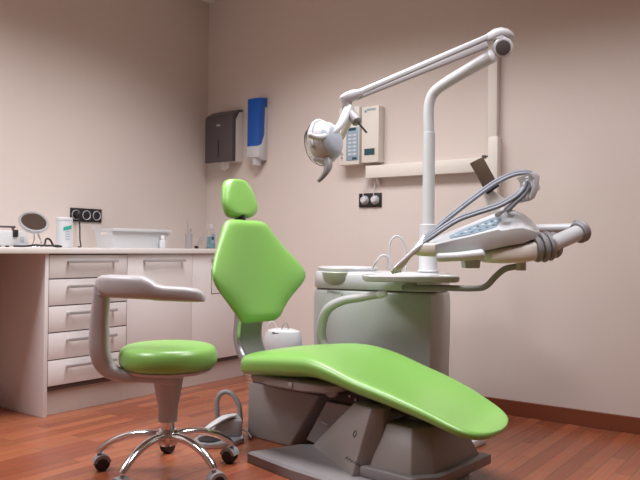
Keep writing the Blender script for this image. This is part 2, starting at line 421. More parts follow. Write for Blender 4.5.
# cable heap in front of the mirror
fr = frame_at((XT+.12, pt(50, 246, XT+.12).y, ZT)); yy = lambda px: pt(px, 246, XT+.12).y
bm = tube([Vector((XT+.10, yy(16), ZT+.006)), Vector((XT+.13, yy(24), ZT+.006)), Vector((XT+.12, yy(36), ZT+.012)), Vector((XT+.12, yy(44), ZT+.012)), Vector((XT+.11, yy(47), ZT+.045)), Vector((XT+.12, yy(50), ZT+.042)), Vector((XT+.13, yy(53), ZT+.008)), Vector((XT+.15, yy(58), ZT+.006)),
           Vector((XT+.13, yy(56), ZT+.010)), Vector((XT+.11, yy(47), ZT+.010)), Vector((XT+.14, yy(46), ZT+.010)), Vector((XT+.15, yy(55), ZT+.010))], .0055, n=8)
tag(obj('appliance_cord', bm, M['black'], frame=fr), 'black cord lying in a loop on the worktop in front of the round mirror', 'cable')

# ================================================================= on the back wall
def BR(px, py, off=0): return plane(px, py, 1, YB-off)
# towel dispenser
a, b = BR(205, 140, .12), BR(232.5, 140, .12); zb, ztp = BR(218, 161.5, .12).z, BR(218, 116.5, .12).z; x0, x1 = a.x, b.x
fr = frame_at(((x0+x1)/2, YB, zb)); t = thing('paper_towel_dispenser', 'dark grey paper towel dispenser on the wall by the room corner', 'dispenser', fr)
zl = BR(240, 110, .02).z
bm = new(); add_prism(bm, [Vector((x0+.004, YB-y, z)) for y, z in ((0.001, zb), (.105, zb), (.105, ztp-.01), (.06, zl-.02), (0.001, zl-.012))], Vector((x1-x0-.008, 0, 0)), .004); obj('back_case', bm, M['cream'], t)
bm = new(); add_prism(bm, [Vector((x0, YB-y, z)) for y, z in ((.085, zb-.004), (.12, zb-.004), (.122, ztp-.02), (.112, ztp+.008), (.05, zl-.004), (.012, zl+.002), (.012, zl-.016), (.05, zl-.024), (.085, ztp-.03))], Vector((x1-x0, 0, 0)), .005); cv = obj('cover', bm, M['dark'], t)
xm = (x0+x1)/2
obj('sight_slot', box(xm-.004, xm+.004, YB-.1235, YB-.119, zb+.03, zb+.155), M['black'], cv)
bm = new(); add_lathe(bm, [(.022, 0), (.022, .001), (.001, .0015)], axis_mat((xm, YB-.1225, zb+.26), (0, -1, 0)) @ Matrix.Diagonal((1, .35, 1, 1)), 20); obj('maker_badge', bm, M['pearl'], cv)
bm = new()
rings = []
for q in range(9):
    u = q/8-.5; rings.append([Vector((xm+.005+u*.105, YB-.06+.012*math.sin(q*2.2)+dy, z)) for dy, z in ((-.006, zb+.01), (.006, zb+.01), (.004, zb-.040-.02*math.cos(u*5)), (-.004, zb-.040-.02*math.cos(u*5)))])
skin(bm, rings); tag(obj('paper_towel', bm, M['paper'], frame=fr), 'white paper towel end hanging out of the grey dispenser', 'paper towel')
# cup dispenser
a, b = BR(247, 130, .085), BR(259.5, 130, .085); x0, x1 = a.x, b.x; ztp, zmid, zb = BR(252, 98.5, .085).z, BR(252, 147, .085).z, BR(252, 160, .085).z
fr = frame_at(((x0+x1)/2, YB, zb)); t = thing('cup_dispenser', 'tall blue and white cup dispenser on the wall beside the towel dispenser', 'dispenser', fr)
bm = new(); add_prism(bm, [Vector((x0, YB-y, z)) for y, z in ((.001, zb), (.05, zb), (.087, zb+.02), (.087, zmid+.004), (.06, zmid+.02), (.028, zmid+.09), (.022, ztp-.05), (.022, ztp-.06), (.001, ztp-.06))], Vector((x1-x0, 0, 0)), .004); obj('white_holder', bm, M['white'], t)
bm = new(); add_prism(bm, [Vector((x0+.002, YB-y, z)) for y, z in ((.085, zmid), (.085, ztp), (.002, ztp+.012), (.002, ztp-.055), (.026, ztp-.06), (.03, zmid+.09), (.058, zmid+.018))], Vector((x1-x0-.004, 0, 0)), .004); obj('blue_cover', bm, M['blue'], t)
bm = new(); cx = (x0+x1)/2; add_lathe(bm, [(.030, -.035), (.031, -.032), (.036, .03), (.036, .04)], Matrix.Translation((cx, YB-.045, zb))); tag(obj('plastic_cup', bm, M['white'], frame=fr), 'white plastic cup poking out below the blue cup dispenser', 'cup')

# trunking and duct
ta, tb = BR(365.5, 168, .055), BR(489, 168, .055); z0 = BR(415, 175.4, .055).z; z1 = BR(415, 162.3, .055).z
fr = frame_at((ta.x, YB, z0)); t = thing('cable_trunking', 'white wall-mounted conduit, long horizontal box and tall upright post', 'conduit', fr)
obj('horizontal_duct', box(ta.x, tb.x, YB-.055, YB-.001, z0, z1, bev=.003), M['cream'], t)
va, vb = BR(487.5, 160, .06), BR(497.5, 160, .06); ztop = BR(494, 136, .075).z
obj('upright_duct', box(va.x, vb.x, YB-.06, YB-.0012, BR(490, 205, .075).z, ztop, bev=.005), M['cream'], t)
va2, vb2 = BR(486.5, 90, .045), BR(497, 90, .045)
obj('upper_tube', box(va2.x+.006, vb2.x, YB-.045, YB-.0012, ztop+.0002, BR(492, 44, .06).z, bev=.005), M['cream'], t)
bm = new(); add_prism(bm, [Vector((BR(374, 180, .05).x, YB-y, z)) for y, z in ((.001, z0), (.04, z0), (.001, z0-.05))], Vector((.02, 0, 0)), .002); obj('bracket', bm, M['cream'], t)
obj('clip', box(BR(486, 157, .06).x-.025, BR(486, 157, .06).x, YB-.065, YB-.03, z1+.001, z1+.012, bev=.003), M['dark'], t)

# two white control boxes
a, b = BR(338.5, 140, .08), BR(359, 140, .08); zA, zB = BR(350, 164.8, .08).z, BR(350, 107, .08).z
fr = frame_at((a.x, YB, zA)); t = thing('keypad_control_box', 'cream wall control box with a blue keypad, left one of the pair', 'control box', fr)
obj('housing', box(a.x, b.x, YB-.08, YB-.001, zA, zB, bev=.006), M['cream'], t)
ka, kb = BR(346.5, 128, .081), BR(358, 160, .081)
k_ = obj('keypad', box(ka.x, kb.x, YB-.0825, YB-.079, kb.z, ka.z, bev=.001), M['bluegrey'], t)
w = kb.x-ka.x; h = ka.z-kb.z
obj('display', box(ka.x+w*.2, kb.x-w*.2, YB-.0835, YB-.0815, ka.z-h*.10, ka.z-h*.02), M['navy'], k_)
obj('display', box(ka.x+w*.5, kb.x-w*.1, YB-.0835, YB-.0815, kb.z+h*.02, kb.z+h*.09), M['navy'], k_)
bm = new()
for r in range(6):
    for c_ in range(2):
        add_box(bm, ka.x+w*(.15+.4*c_), ka.x+w*(.45+.4*c_), YB-.0832, YB-.082, kb.z+h*(.16+.115*r), kb.z+h*(.22+.115*r))
obj('key_print', bm, M['white'], k_)
bm = new()
for dz in (.0, .03): add_lathe(bm, [(.006, 0), (.006, .012), (.004, .013)], axis_mat((BR(342, 156, .08).x, YB-.08, BR(342, 157.5, .08).z+dz*.9), (0, -1, 0)), 12)
obj('indicator', bm, M['steel'], t)
a, b = BR(361.3, 140, .07), BR(378.5, 140, .07); zA, zB = BR(370, 162.5, .07).z, BR(370, 106, .07).z
fr = frame_at((a.x, YB, zA)); t = thing('display_control_box', 'cream wall control box with a small dark display, right one of the pair', 'control box', fr)
obj('housing', box(a.x, b.x, YB-.07, YB-.001, zA, zB, bev=.006), M['cream'], t)
da, db = BR(364.5, 149, .07), BR(374.5, 154.5, .07)
obj('display', box(da.x, db.x, YB-.0725, YB-.069, db.z, da.z), M['navy'], t)
la, lb = BR(364.5, 108.5, .07), BR(375, 112, .07)
bm = new(); add_lathe(bm, [(.009, 0), (.009, .001)], axis_mat(((la.x+.009), YB-.0705, (la.z+lb.z)/2-.004), (0, -1, 0)), 14)
for k in range(5): add_box(bm, la.x+.022+k*.0125, la.x+.031+k*.0125, YB-.072, YB-.07, (la.z+lb.z)/2-.002, (la.z+lb.z)/2+.010)
obj('maker_mark', bm, M['bluegrey'], t)

# double socket with two plugs
a, b = BR(359.6, 200, 0), BR(382, 200, 0); z1, z0 = BR(371, 193.2, 0).z, BR(371, 207.2, 0).z
fr = frame_at((a.x, YB, z0)); t = thing('wall_socket', 'black double wall socket with two white plugs under the conduit', 'socket', fr)
obj('plate', box(a.x, b.x, YB-.009, YB, z0, z1, bev=.002), M['black'], t)
for i in range(2):
    cc = Vector((a.x+(b.x-a.x)*(.27+.46*i), YB-.009, (z0+z1)/2))
    bm = new(); add_lathe(bm, [(.030, -.001), (.030, .003), (.027, .004), (.025, .001), (.0, .001)], axis_mat(cc, (0, -1, 0))); obj('outlet', bm, M['pearl'], t)
    ff = frame_at(cc); p = thing('plug', ['white plug with a thin cord in the left opening of the double socket', 'white plug with a thin cord in the right opening of the double socket'][i], 'plug', ff, 'plugs in the double socket')
    bm = new(); add_lathe(bm, [(.024, .001), (.025, .004), (.021, .022), (.015, .028)], axis_mat(cc, (0, -1, 0))); obj('plug_body', bm, M['white'], p)
    tx = [BR(366, 178, .03).x, BR(373, 178, .03).x+.01][i]
    zz = BR(370, 178, .03).z
    obj('cord', tube([cc+Vector((0, -.015, .018)), cc+Vector((0, -.018, .05)), Vector((tx, YB-.02, zz-.01)), Vector((tx, YB-.02, zz+.012))], .0032, n=8), M['white'], p)

# ================================================================= dental chair
CH = Frame(.506, 2.79, -41)
chair = thing('dental_chair', 'apple green dental chair with upright kite-shaped backrest and long leg rest', 'dental chair', CH)
LX, LY, LZ = CH.M.to_3x3() @ Vector((1, 0, 0)), CH.M.to_3x3() @ Vector((0, 1, 0)), Vector((0, 0, 1))
# seat and leg rest: one moulded cushion
ztab = [(-1.0, .428), (-.90, .448), (-.76, .468), (-.62, .481), (-.52, .484), (-.41, .464), (-.28, .426), (-.146, .393), (.01, .348), (.12, .305), (.20, .280), (.28, .272)]
ttab = [(-.97, .118), (-.80, .126), (-.60, .126), (-.42, .106), (-.30, .092), (-.146, .080), (.01, .068), (.15, .052), (.28, .034), (.37, .030)]
wtab = [(-1.0, .19), (-.90, .238), (-.78, .256), (-.55, .264), (-.20, .262), (.0, .256), (.10, .245), (.155, .220), (.195, .175), (.222, .115), (.235, .04)]
bm = new(); rings = []
xs = [-1.0, -.997, -.99, -.975, -.955]+[-.915+.04*i for i in range(27)]+[.145, .16, .175, .19, .203, .214, .222, .229, .233, .235]
for i, x in enumerate(xs):
    zt_, th, hw = smooth_interp(ztab, x), smooth_interp(ttab, x), smooth_interp(wtab, x)
    # round the two ends
    e = 1.0
    if x < -.95: e = math.sqrt(max(0, 1-((-.95-x)/.051)**2))
    th2 = th*max(.12, e); zc = zt_-th/2
    if x > .18: th2 = th*max(.3, math.sqrt(max(0, 1-((x-.18)/.057)**2)))
    hw2 = hw*(max(.75, .75+.25*e))
    dish = .050*max(0, min(1, (x+.60)/.35))*max(0, min(1, (.24-x)/.12))+.010*max(0, min(1, (-.55-x)/.2))
    ring = []
    n = 40
    for q in range(n):
        a = 2*PI*q/n; ca, sa = math.cos(a), math.sin(a)
        u = math.copysign(abs(ca)**(2/2.9), ca); v = math.copysign(abs(sa)**(2/(2.6 if sa > 0 else 3.8)), sa)
        dz = -dish*(1-min(1, abs(u)/.92)**2.6) if v > 0 else -dish*.2*(1-u*u)
        xx = x-.22*u*hw2*max(0, min(1, (x+.3)/.4))   # the foot end is cut on a slant
        ring.append(CH.w(xx, u*hw2, zc+v*th2/2+dz))
    rings.append(ring)
skin(bm, rings); seat = obj('seat', bm, M['green'], chair, angle=80)
# moulded pan below the seat
bm = new(); rings = []
for x, w, z0, z1 in ((-.975, .09, .345, .352), (-.965, .13, .318, .352), (-.92, .18, .300, .352), (-.78, .215, .293, .36), (-.58, .225, .296, .362), (-.46, .21, .305, .36), (-.40, .17, .325, .355), (-.39, .12, .34, .352)):
    rings.append(super_ring(CH.w(x, 0, (z0+z1)/2), LY, LZ, w, (z1-z0)/2, 32, 4))
skin(bm, rings); pan = obj('seat_pan', bm, M['shell'], chair)
bm = new()
for q in (-.63,): add_lathe(bm, [(.012, 0), (.011, .005), (.004, .007)], axis_mat(CH.w(q, -.2235, .333), -LY), 16)
obj('screw_cap', bm, M['pearl'], pan)
obj('leg_rest_plate', tube([CH.w(-.42, 0, .340), CH.w(-.27, 0, .295), CH.w(-.12, 0, .265), CH.w(.0, 0, .25)], [.13, .13, .11, .07], n=20, flat=.16, up=LZ, k=5), M['dark'], chair)
# the round corner cap at the head end of the seat
bm = new(); add_lathe(bm, [(.0, -.03), (.03, -.028), (.045, -.015), (.048, .01), (.03, .03), (.0, .035)], axis_mat(CH.w(-.945, -.105, .338), LZ), 24); obj('corner_cap', bm, M['pearl'], chair)

# column that carries the backrest
def band(bm, pts, w, th, n=20, e=4):
    P = catmull(pts, 8); rings = []
    for i, p in enumerate(P):
        T = (P[min(i+1, len(P)-1)]-P[max(i-1, 0)]).normalized(); nn = LY.cross(T).normalized()
        rings.append(super_ring(p, LY, nn, w, th, n, e))
    skin(bm, rings)
cpts = [CH.w(-.88, 0, .335), CH.w(-.98, 0, .335), CH.w(-1.085, 0, .375), CH.w(-1.135, 0, .46), CH.w(-1.130, 0, .56), CH.w(-1.125, 0, .70), CH.w(-1.145, 0, .86)]
bm = new(); band(bm, cpts, .088, .022); col_ = obj('back_column', bm, M['silver'], chair)
bm = new(); band(bm, [p+LX*.0235 for p in cpts[2:6]], .066, .003); obj('column_inlay', bm, M['grey'], col_)
# backrest
bp0, bp1 = Vector((-1.060, 0, .548)), Vector((-1.182, 0, 1.045)); bd = (bp1-bp0).normalized(); bn = Vector((bd.z, 0, -bd.x)); BL = (bp1-bp0).length
hw_t = [(0, .098), (.03, .130), (.10, .160), (.20, .208), (.28, .256), (.35, .294), (.41, .310), (.48, .305), (.60, .268), (.74, .216), (.88, .168), (.95, .143), (.985, .118), (1, .085)]
def pad(bm, p0, dr, nr, L, hwt, thick, wing, ks, edge_e=2.4, minth=.3, curve=0, wingref=.33, bulge=0):
    rings = []
    for t_ in ks:
        hw = smooth_interp(hwt, t_); s = min(t_, 1-t_)
        e = math.sqrt(max(0, 1-(1-min(1, s/.07))**2)); th = thick*max(minth, e)
        ring = []
        for q in range(40):
            a = 2*PI*q/40; ca, sa = math.cos(a), math.sin(a)
            u = math.copysign(abs(ca)**(2/2.7), ca); v = math.copysign(abs(sa)**(2/edge_e), sa)
            y = u*hw
            fwd = wing*(abs(y)/wingref)**1.8-curve*4*t_*(1-t_)+bulge*4*t_*(1-t_)*(1-u*u)*(1 if v > 0 else 0)
            p = p0+dr*(t_*L)+nr*(v*th/2*(1-.25*abs(u)**3)+fwd)+Vector((0, y, 0))
            ring.append(CH.w(*p))
        rings.append(ring)
    skin(bm, rings)
ks = [0, .006, .015, .03, .05]+[.08+.04*i for i in range(22)]+[.95, .97, .985, .994, 1]
bm = new(); pad(bm, bp0, bd, bn, BL, hw_t, .085, .095, ks, curve=.012); obj('backrest', bm, M['green'], chair, angle=80)
# headrest on its stem
hp0, hp1 = Vector((-1.210, 0, 1.058)), Vector((-1.252, 0, 1.252)); hd = (hp1-hp0).normalized(); hn = Vector((hd.z, 0, -hd.x))
obj('headrest_stem', box(0, 1, 0, 1, 0, 1) if 0 else tube([CH.w(-1.185, 0, .98), CH.w(-1.205, 0, 1.06), CH.w(-1.222, 0, 1.13)], .018, n=12, flat=2, up=LX), M['black'], chair)
hwt2 = [(0, .060), (.05, .085), (.14, .104), (.3, .114), (.5, .110), (.75, .095), (.9, .074), (.97, .055), (1, .035)]
bm = new(); pad(bm, hp0, hd, hn, (hp1-hp0).length, hwt2, .085, .02, ks, wingref=.11, minth=.2)
obj('headrest', bm, M['green'], chair, angle=80)
# armrest on the far side
ap = [(330, 352, 3.60), (322, 340, 3.62), (322, 323, 3.60), (328, 309, 3.57), (342, 301, 3.54), (362, 297.5, 3.49), (380, 294.5, 3.44)]
obj('armrest', tube([at(*p) for p in ap], [.024, .025, .025, .024, .022, .0195, .017], n=18), M['pearl'], chair)
arm_ = C.objects['armrest']
obj('armrest_tip', tube([at(379, 294.7, 3.445), at(385.5, 293.4, 3.425)], [.0205, .0165], n=18, smooth=False), M['white'], arm_)

# base: foot plate, faceted cover, rear box, mechanism
bm = new()
fp = [(-.775, -.335), (-.70, -.10), (-.40, .16), (-.03, .22), (.10, -.02), (.02, -.40), (-.50, -.375)]
rings = []
for k_, z in ((0, 0), (0, .036), (.012, .045)):
    c0 = Vector((-.35, -.1, 0))
    rings.append([CH.w(*(Vector((x, y, 0))+(c0-Vector((x, y, 0))).normalized()*k_).to_tuple()[:2], z+.0005) for x, y in fp])
skin(bm, rings); base = obj('foot_plate', bm, M['foot'], chair, angle=25)
def facet(bottom, topp, z0, z1, bev=.006):
    b = bmesh.new(); lo = [b.verts.new(CH.w(x, y, z0)) for x, y in bottom]; hi = [b.verts.new(CH.w(x, y, z1)) for x, y in topp]
    b.faces.new(lo[::-1]); b.faces.new(hi)
    for i in range(len(lo)): j = (i+1) % len(lo); b.faces.new((lo[i], lo[j], hi[j], hi[i]))
    bmesh.ops.recalc_face_normals(b, faces=b.faces[:])
    bmesh.ops.bevel(b, geom=b.edges[:], offset=bev, segments=2, profile=.5, affect='EDGES'); bm = new(); merge(bm, b); return bm
obj('base_cover', facet([(-.64, -.075), (-.24, -.30), (-.17, -.20), (-.17, .08), (-.5, .08)], [(-.335, -.17), (-.215, -.215), (-.185, -.17), (-.20, .0), (-.32, .0)], .044, .292), M['shell'], chair)
bc = C.objects['base_cover']
obj('base_block', facet([(-.20, -.26), (.0, -.26), (.055, -.18), (.055, .20), (-.20, .20)], [(-.20, -.16), (-.06, -.16), (-.01, -.10), (-.02, .12), (-.20, .12)], .044, .235), M['shell'], chair)
obj('base_step', facet([(-.22, -.275), (.01, -.275), (.075, -.18), (.075, .215), (-.22, .215)], [(-.22, -.275), (.01, -.275), (.075, -.18), (.075, .215), (-.22, .215)], .0455, .085, .006), M['foot'], chair)
# grey lift arm between seat and plate
obj('lift_arm', facet([(-.72, -.03), (-.42, -.13), (-.36, .08), (-.66, .10)], [(-.52, -.125), (-.26, -.125), (-.24, .08), (-.50, .08)], .046, .262, .008), M['grey'], chair)
la_ = C.objects['lift_arm']
obj('lift_arm_mark', tube([at(317.5, 419, 3.15), at(327, 425, 3.06)], .0035, n=8, smooth=False), M['pearl'], la_)
# rear box standing behind the plate
obj('rear_box', facet([(-1.085, -.045), (-.80, -.045), (-.74, .14), (-1.08, .14)], [(-1.075, -.055), (-.62, -.055), (-.58, .14), (-1.07, .14)], .0005, .262, .010), M['shell'], chair)
obj('rear_box_lid', facet([(-1.06, -.045), (-.62, -.045), (-.58, .13), (-1.05, .13)], [(-1.04, -.04), (-.60, -.04), (-.57, .12), (-1.03, .12)], .262, .300, .004), M['dark'], chair)
bm = new(); add_prism(bm, [CH.w(x, -.11, z) for x, z in ((-.56, .262), (-.34, .262), (-.22, .300), (-.22, .35), (-.42, .36), (-.54, .33))], LY*.2, .006); mech = obj('mechanism', bm, M['black'], chair)
bm = new(); add_lathe(bm, [(.010, 0), (.038, .004), (.036, .02), (.01, .03)], axis_mat(CH.w(-.475, -.13, .325), -LY), 20); obj('pivot_knob', bm, M['shell'], mech)
for x, z in ((-.40, .30), (-.385, .325), (-.37, .29), (-.33, .32)):
    bm = new(); add_lathe(bm, [(.006, 0), (.006, .006), (.003, .008)], axis_mat(CH.w(x, -.11, z), -LY), 10); obj('bolt', bm, M['steel'], mech)
# marks on the cover: a ring badge and a small slanted script, drawn on the face
def on_face(o, x, z):
    """point on the cover's near face seen at pixel (x, z)"""
    r = ray(x, z); inv = CH.I; 
    org = inv @ Vector((0, 0, EYE)); d = (inv.to_3x3() @ r)
    ok, loc, nr, _ = o.ray_cast(org, d); 
    return (CH.M @ loc, CH.M.to_3x3() @ nr) if ok else (None, None)
bpy.context.view_layer.update()
p, nr = on_face(bc, 355, 434)
if p:
    bm = new(); A = axis_mat(p, nr); add_tube(bm, [A @ Vector((.012*math.cos(q*PI/8), .012*math.sin(q*PI/8), .0005)) for q in range(17)], .0026, n=6, smooth=False, ends=False); obj('round_badge', bm, M['dark'], bc)
pts_ = []
for k, (x, y) in enumerate([(345.5, 459), (347.5, 456.8), (348.2, 460.5), (350.3, 458.8), (351, 462), (353, 460.5), (353.8, 463.2), (355.8, 462), (356.5, 464.6), (358.5, 463.6), (359.2, 466), (361.5, 465.2), (362.6, 467)]):
    p, nr = on_face(bc, x, y)
    if p: pts_.append(p+nr*.0008)
if len(pts_) > 3:
    bm = new(); add_tube(bm, pts_, .0016, n=6, k=4)
    p, nr = on_face(bc, 363.7, 469.3)
    if p: add_lathe(bm, [(.004, 0), (.004, .001)], axis_mat(p, nr), 10)
    obj('script_mark', bm, M['dark'], bc)

# ================================================================= operator stool
ST = Frame(-.605, 2.885, 0)
stool = thing('operator_stool', 'round green operator stool with grey swivel arm and chrome five-star base', 'stool', ST)
bm = new()
prof = [(0, .424), (.12, .424), (.170, .427), (.188, .438), (.195, .460), (.193, .486), (.182, .505), (.161, .515), (.12, .5195), (.06, .521), (0, .521)]
pp = [Vector((r, 0, z)) for r, z in prof]; pc = catmull(pp, 4)
add_lathe(bm, [(v.x, v.z) for v in pc], ST.M, 56); obj('seat', bm, M['green'], stool, angle=80)
bm = new(); add_lathe(bm, [(0, .395), (.07, .395), (.10, .402), (.165, .412), (.178, .424), (.172, .430), (0, .43)], ST.M, 48); obj('seat_plate', bm, M['arm'], stool)
bm = new(); add_lathe(bm, [(.020, .205), (.038, .21), (.040, .27), (.043, .285), (.047, .30), (.055, .35), (.060, .385), (.075, .396), (.02, .397)], ST.M, 32); obj('gas_cover', bm, M['arm'], stool)
bm = new(); add_lathe(bm, [(.02, .17), (.027, .172), (.027, .215), (.02, .216)], ST.M, 24); obj('gas_lift', bm, M['chrome'], stool)
bm = new(); add_lathe(bm, [(.018, .112), (.036, .116), (.043, .126), (.043, .166), (.036, .178), (.022, .180)], ST.M, 32); hub = obj('hub', bm, M['chrome'], stool)
cb = Vector((-.662, 3.166)) - Vector((-.597, 2.889)); a0 = math.atan2(cb.y, cb.x)
for k in range(5):
    a = a0+k*2*PI/5; dx, dy = math.cos(a), math.sin(a)
    bm = new(); add_tube(bm, [ST.w(dx*r, dy*r, z) for r, z in ((.022, .148), (.07, .156), (.14, .152), (.21, .130), (.262, .100), (.284, .078))], [.020, .020, .0185, .017, .0155, .014], n=16, flat=.85)
    leg = obj('leg', bm, M['chrome'], stool)
    cx, cy2 = dx*.284, dy*.284; sw_ = (1.1, .45, 2.6, .5, 2.75)[k]
    ux, uy = math.cos(sw_), math.sin(sw_)
    ctr = Vector((cx+ux*.012, cy2+uy*.012, .0315)); side = Vector((-uy, ux, 0))
    for s in (-1, 1):
        bm = new(); c0 = ST.M @ (ctr+side*s*.012)
        add_lathe(bm, [(.012, -.010), (.028, -.009), (.031, -.004), (.031, .004), (.028, .009), (.012, .010)], axis_mat(c0, ST.M.to_3x3() @ side), 24); obj('wheel', bm, M['black'], leg)
    bm = new(); c0 = ST.M @ ctr; fwd = ST.M.to_3x3() @ Vector((ux, uy, 0)); sd = ST.M.to_3x3() @ side
    hood = [c0+fwd*(.035*math.cos(q))+Vector((0, 0, .035*math.sin(q))) for q in [PI*.05+PI*.9*i/8 for i in range(9)]]
    inner = [c0+fwd*(.022*math.cos(q))+Vector((0, 0, .022*math.sin(q))) for q in [PI*.95-PI*.9*i/8 for i in range(9)]]
    b = bmesh.new(); vs = [b.verts.new(v-sd*.025) for v in hood+inner]; f = b.faces.new(vs); r = bmesh.ops.extrude_face_region(b, geom=[f])
    for v in r['geom']:
        if isinstance(v, bmesh.types.BMVert): v.co += sd*.050
    merge(bm, b)
    add_cyl(bm, ST.w(cx, cy2, .060), ST.w(cx, cy2, .084), .008)
    obj('caster_hood', bm, M['grey'], leg)
# swivel arm: bracket from under the seat, upright, curved pad
dS = 2.80
bk = [(178, 381, 2.86), (150, 377, 2.82), (124, 375.5, 2.80), (107.5, 368.5, 2.79), (99.8, 352, 2.78), (99.3, 330, 2.78), (100.5, 308, 2.78), (102.5, 285, 2.78)]
P_ = catmull([at(*p) for p in bk], 7); bm = new(); rings = []
for i, p_ in enumerate(P_):
    u = i/(len(P_)-1); T = (P_[min(i+1, len(P_)-1)]-P_[max(i-1, 0)]).normalized(); nn = FH.cross(T).normalized()
    w = interp([(0, .020), (.3, .024), (.5, .036), (.62, .038), (.8, .034), (1, .030)], u)
    rings.append(super_ring(p_, nn, FH, w, .032 if u > .2 else .028, 24, 3.2))
skin(bm, rings); obj('arm_bracket', bm, M['arm'], stool, angle=60)
bm = new(); rings = []
sec = [(96.5, 281, 287, .016), (98, 277.5, 291, .026), (102, 275.3, 294, .033), (110, 274.6, 297.5, .036), (125, 275, 298.3, .038), (143, 276, 299.3, .038), (151, 279.5, 299.8, .038), (157, 284, 300.5, .037), (165, 286, 301, .036), (185, 287, 301.8, .035), (196, 288.5, 302, .034), (202, 291.5, 301.8, .028), (204.8, 296, 301.5, .016)]
for x, ya, yb, w in sec:
    u = (x-96)/109; d = 2.78-.05*math.sin(u*PI)-.02*u
    A_, B_ = at(x, ya, d), at(x, yb, d); rings.append(super_ring((A_+B_)/2, FH, LZ, w, (A_.z-B_.z)/2, 26, 3.2))
skin(bm, rings); obj('arm_pad', bm, M['arm'], stool, angle=60)
bm = new(); add_cyl(bm, at(104, 296, 2.78), at(104, 288, 2.78), .036, 24); obj('arm_joint', bm, M['pearl'], stool)

# ================================================================= treatment unit with basin
dU = 3.85
UN = Frame(-.075, dU, -26)
unit = thing('dental_unit', 'grey dental unit cabinet with white spittoon bowl behind the chair', 'dental unit', UN)
UX, UY = UN.M.to_3x3() @ Vector((1, 0, 0)), UN.M.to_3x3() @ Vector((0, 1, 0))
uz = EYE-(288-248.2)*dU/FPX                      # seam between body and white top
def body_ring(z, grow=0, x1=.722, depth=.31):
    pts = []; r = depth/2
    for q in range(17):
        a = PI/2+PI*q/16; pts.append((r*.8+(r*.8+grow)*math.cos(a), r+(r+grow)*math.sin(a)))
    for x, y in ((x1-.10, -grow), (x1-.03+grow, .012-grow), (x1+grow, .06), (x1+grow, depth-.06), (x1-.03+grow, depth-.012+grow), (x1-.10, depth+grow)): pts.append((x, y))
    return [UN.w(x, y, z) for x, y in pts]
bm = new(); rings = [body_ring(z, g) for z, g in ((.0005, -.02), (.06, -.02), (.062, 0), (.30, 0), (.50, .004), (uz-.05, .004), (uz-.012, -.002), (uz-.004, -.010))]
skin(bm, rings); ub = obj('cabinet_body', bm, M['unit'], unit, angle=35)
bm = new(); skin(bm, [body_ring(z, g) for z, g in ((uz-.004, -.014), (uz+.003, -.014))]); obj('seam', bm, M['dark'], unit)
# white top with raised bowl at the head end
bm = new(); skin(bm, [body_ring(z, g) for z, g in ((uz+.003, -.006), (uz+.012, .0), (uz+.075, .0), (uz+.090, -.008), (uz+.095, -.03))]); obj('top_cover', bm, M['white'], unit, angle=35)
bowlc = UN.w(.180, .15, 0)
zr = uz+.112
bm = new(); A = Matrix.Translation((bowlc.x, bowlc.y, 0)) @ Matrix.Rotation(UN.a, 4, 'Z')
A = A @ Matrix.Diagonal((.95, .84, 1, 1))
add_lathe(bm, [(.150, uz+.085), (.168, uz+.092), (.176, zr-.004), (.172, zr+.004), (.160, zr+.005), (.145, zr-.008), (.10, zr-.010), (.03, zr-.012), (.0, zr-.012)], A, 48); obj('bowl_rim', bm, M['white'], unit)
bm = new(); A2 = Matrix.Translation(UN.w(.170, .062, 0)) @ Matrix.Rotation(UN.a, 4, 'Z')
add_lathe(bm, [(.03, uz+.012), (.065, uz+.022), (.088, uz+.048), (.094, uz+.088), (.090, uz+.092)], A2, 40); obj('bowl_glass', bm, M['bezel'], unit)
# filler spouts, thin and white
def pw(*l): return [at(*p) for p in l]
obj('bowl_spout', tube(pw((373, 268, 3.70), (376, 262, 3.68), (382, 255.5, 3.68), (388, 258, 3.68), (388, 270, 3.70)), .0055, n=10), M['white'], unit)
obj('cup_spout', tube(pw((390, 268, 3.78), (389.5, 246, 3.78), (394, 237, 3.78), (401, 238, 3.78), (405.5, 250, 3.78), (406, 272, 3.78)), .0055, n=10), M['white'], unit)
# script mark on the body
bpy.context.view_layer.update()
def on_obj(o, fr, x, y):
    org = fr.I @ Vector((0, 0, EYE)); d = fr.I.to_3x3() @ ray(x, y); ok, loc, nr, _ = o.ray_cast(org, d)
    return (fr.M @ loc, fr.M.to_3x3() @ nr) if ok else (None, None)
pts_ = []
for x, y in [(327.5, 293.5), (328.5, 290.6), (330, 292.6), (331.5, 291.2), (332.6, 292.8), (334, 291.8), (335.2, 293.1), (336.6, 292), (337.8, 293.4), (339.5, 292.8)]:
    p, nr = on_obj(ub, UN, x, y)
    if p: pts_.append(p+nr*.001)
if len(pts_) > 3: obj('script_mark', tube(pts_, .0019, n=6, k=4), M['grey'], ub)
p, nr = on_obj(ub, UN, 342, 294.6)
if p:
    bm = new(); add_lathe(bm, [(.006, 0), (.006, .001)], axis_mat(p, nr), 12); obj('mark_dot', bm, M['grey'], ub)
# floor plate
pl = [at(464, 454, 1), at(485, 444, 1)]
bm = new(); q0, q1 = CH.w(-.16, .40, 0), CH.w(-.165, .63, 0)
u0, u1 = UN.l(q0), UN.l(q1)
add_prism(bm, [UN.w(.42, u0.y+.06, .0005), UN.w(u0.x, u0.y, .0005), UN.w(u1.x, u1.y, .0005), UN.w(.42, u1.y+.02, .0005)], Vector((0, 0, .034)), .006); obj('floor_plate', bm, M['white'], unit)
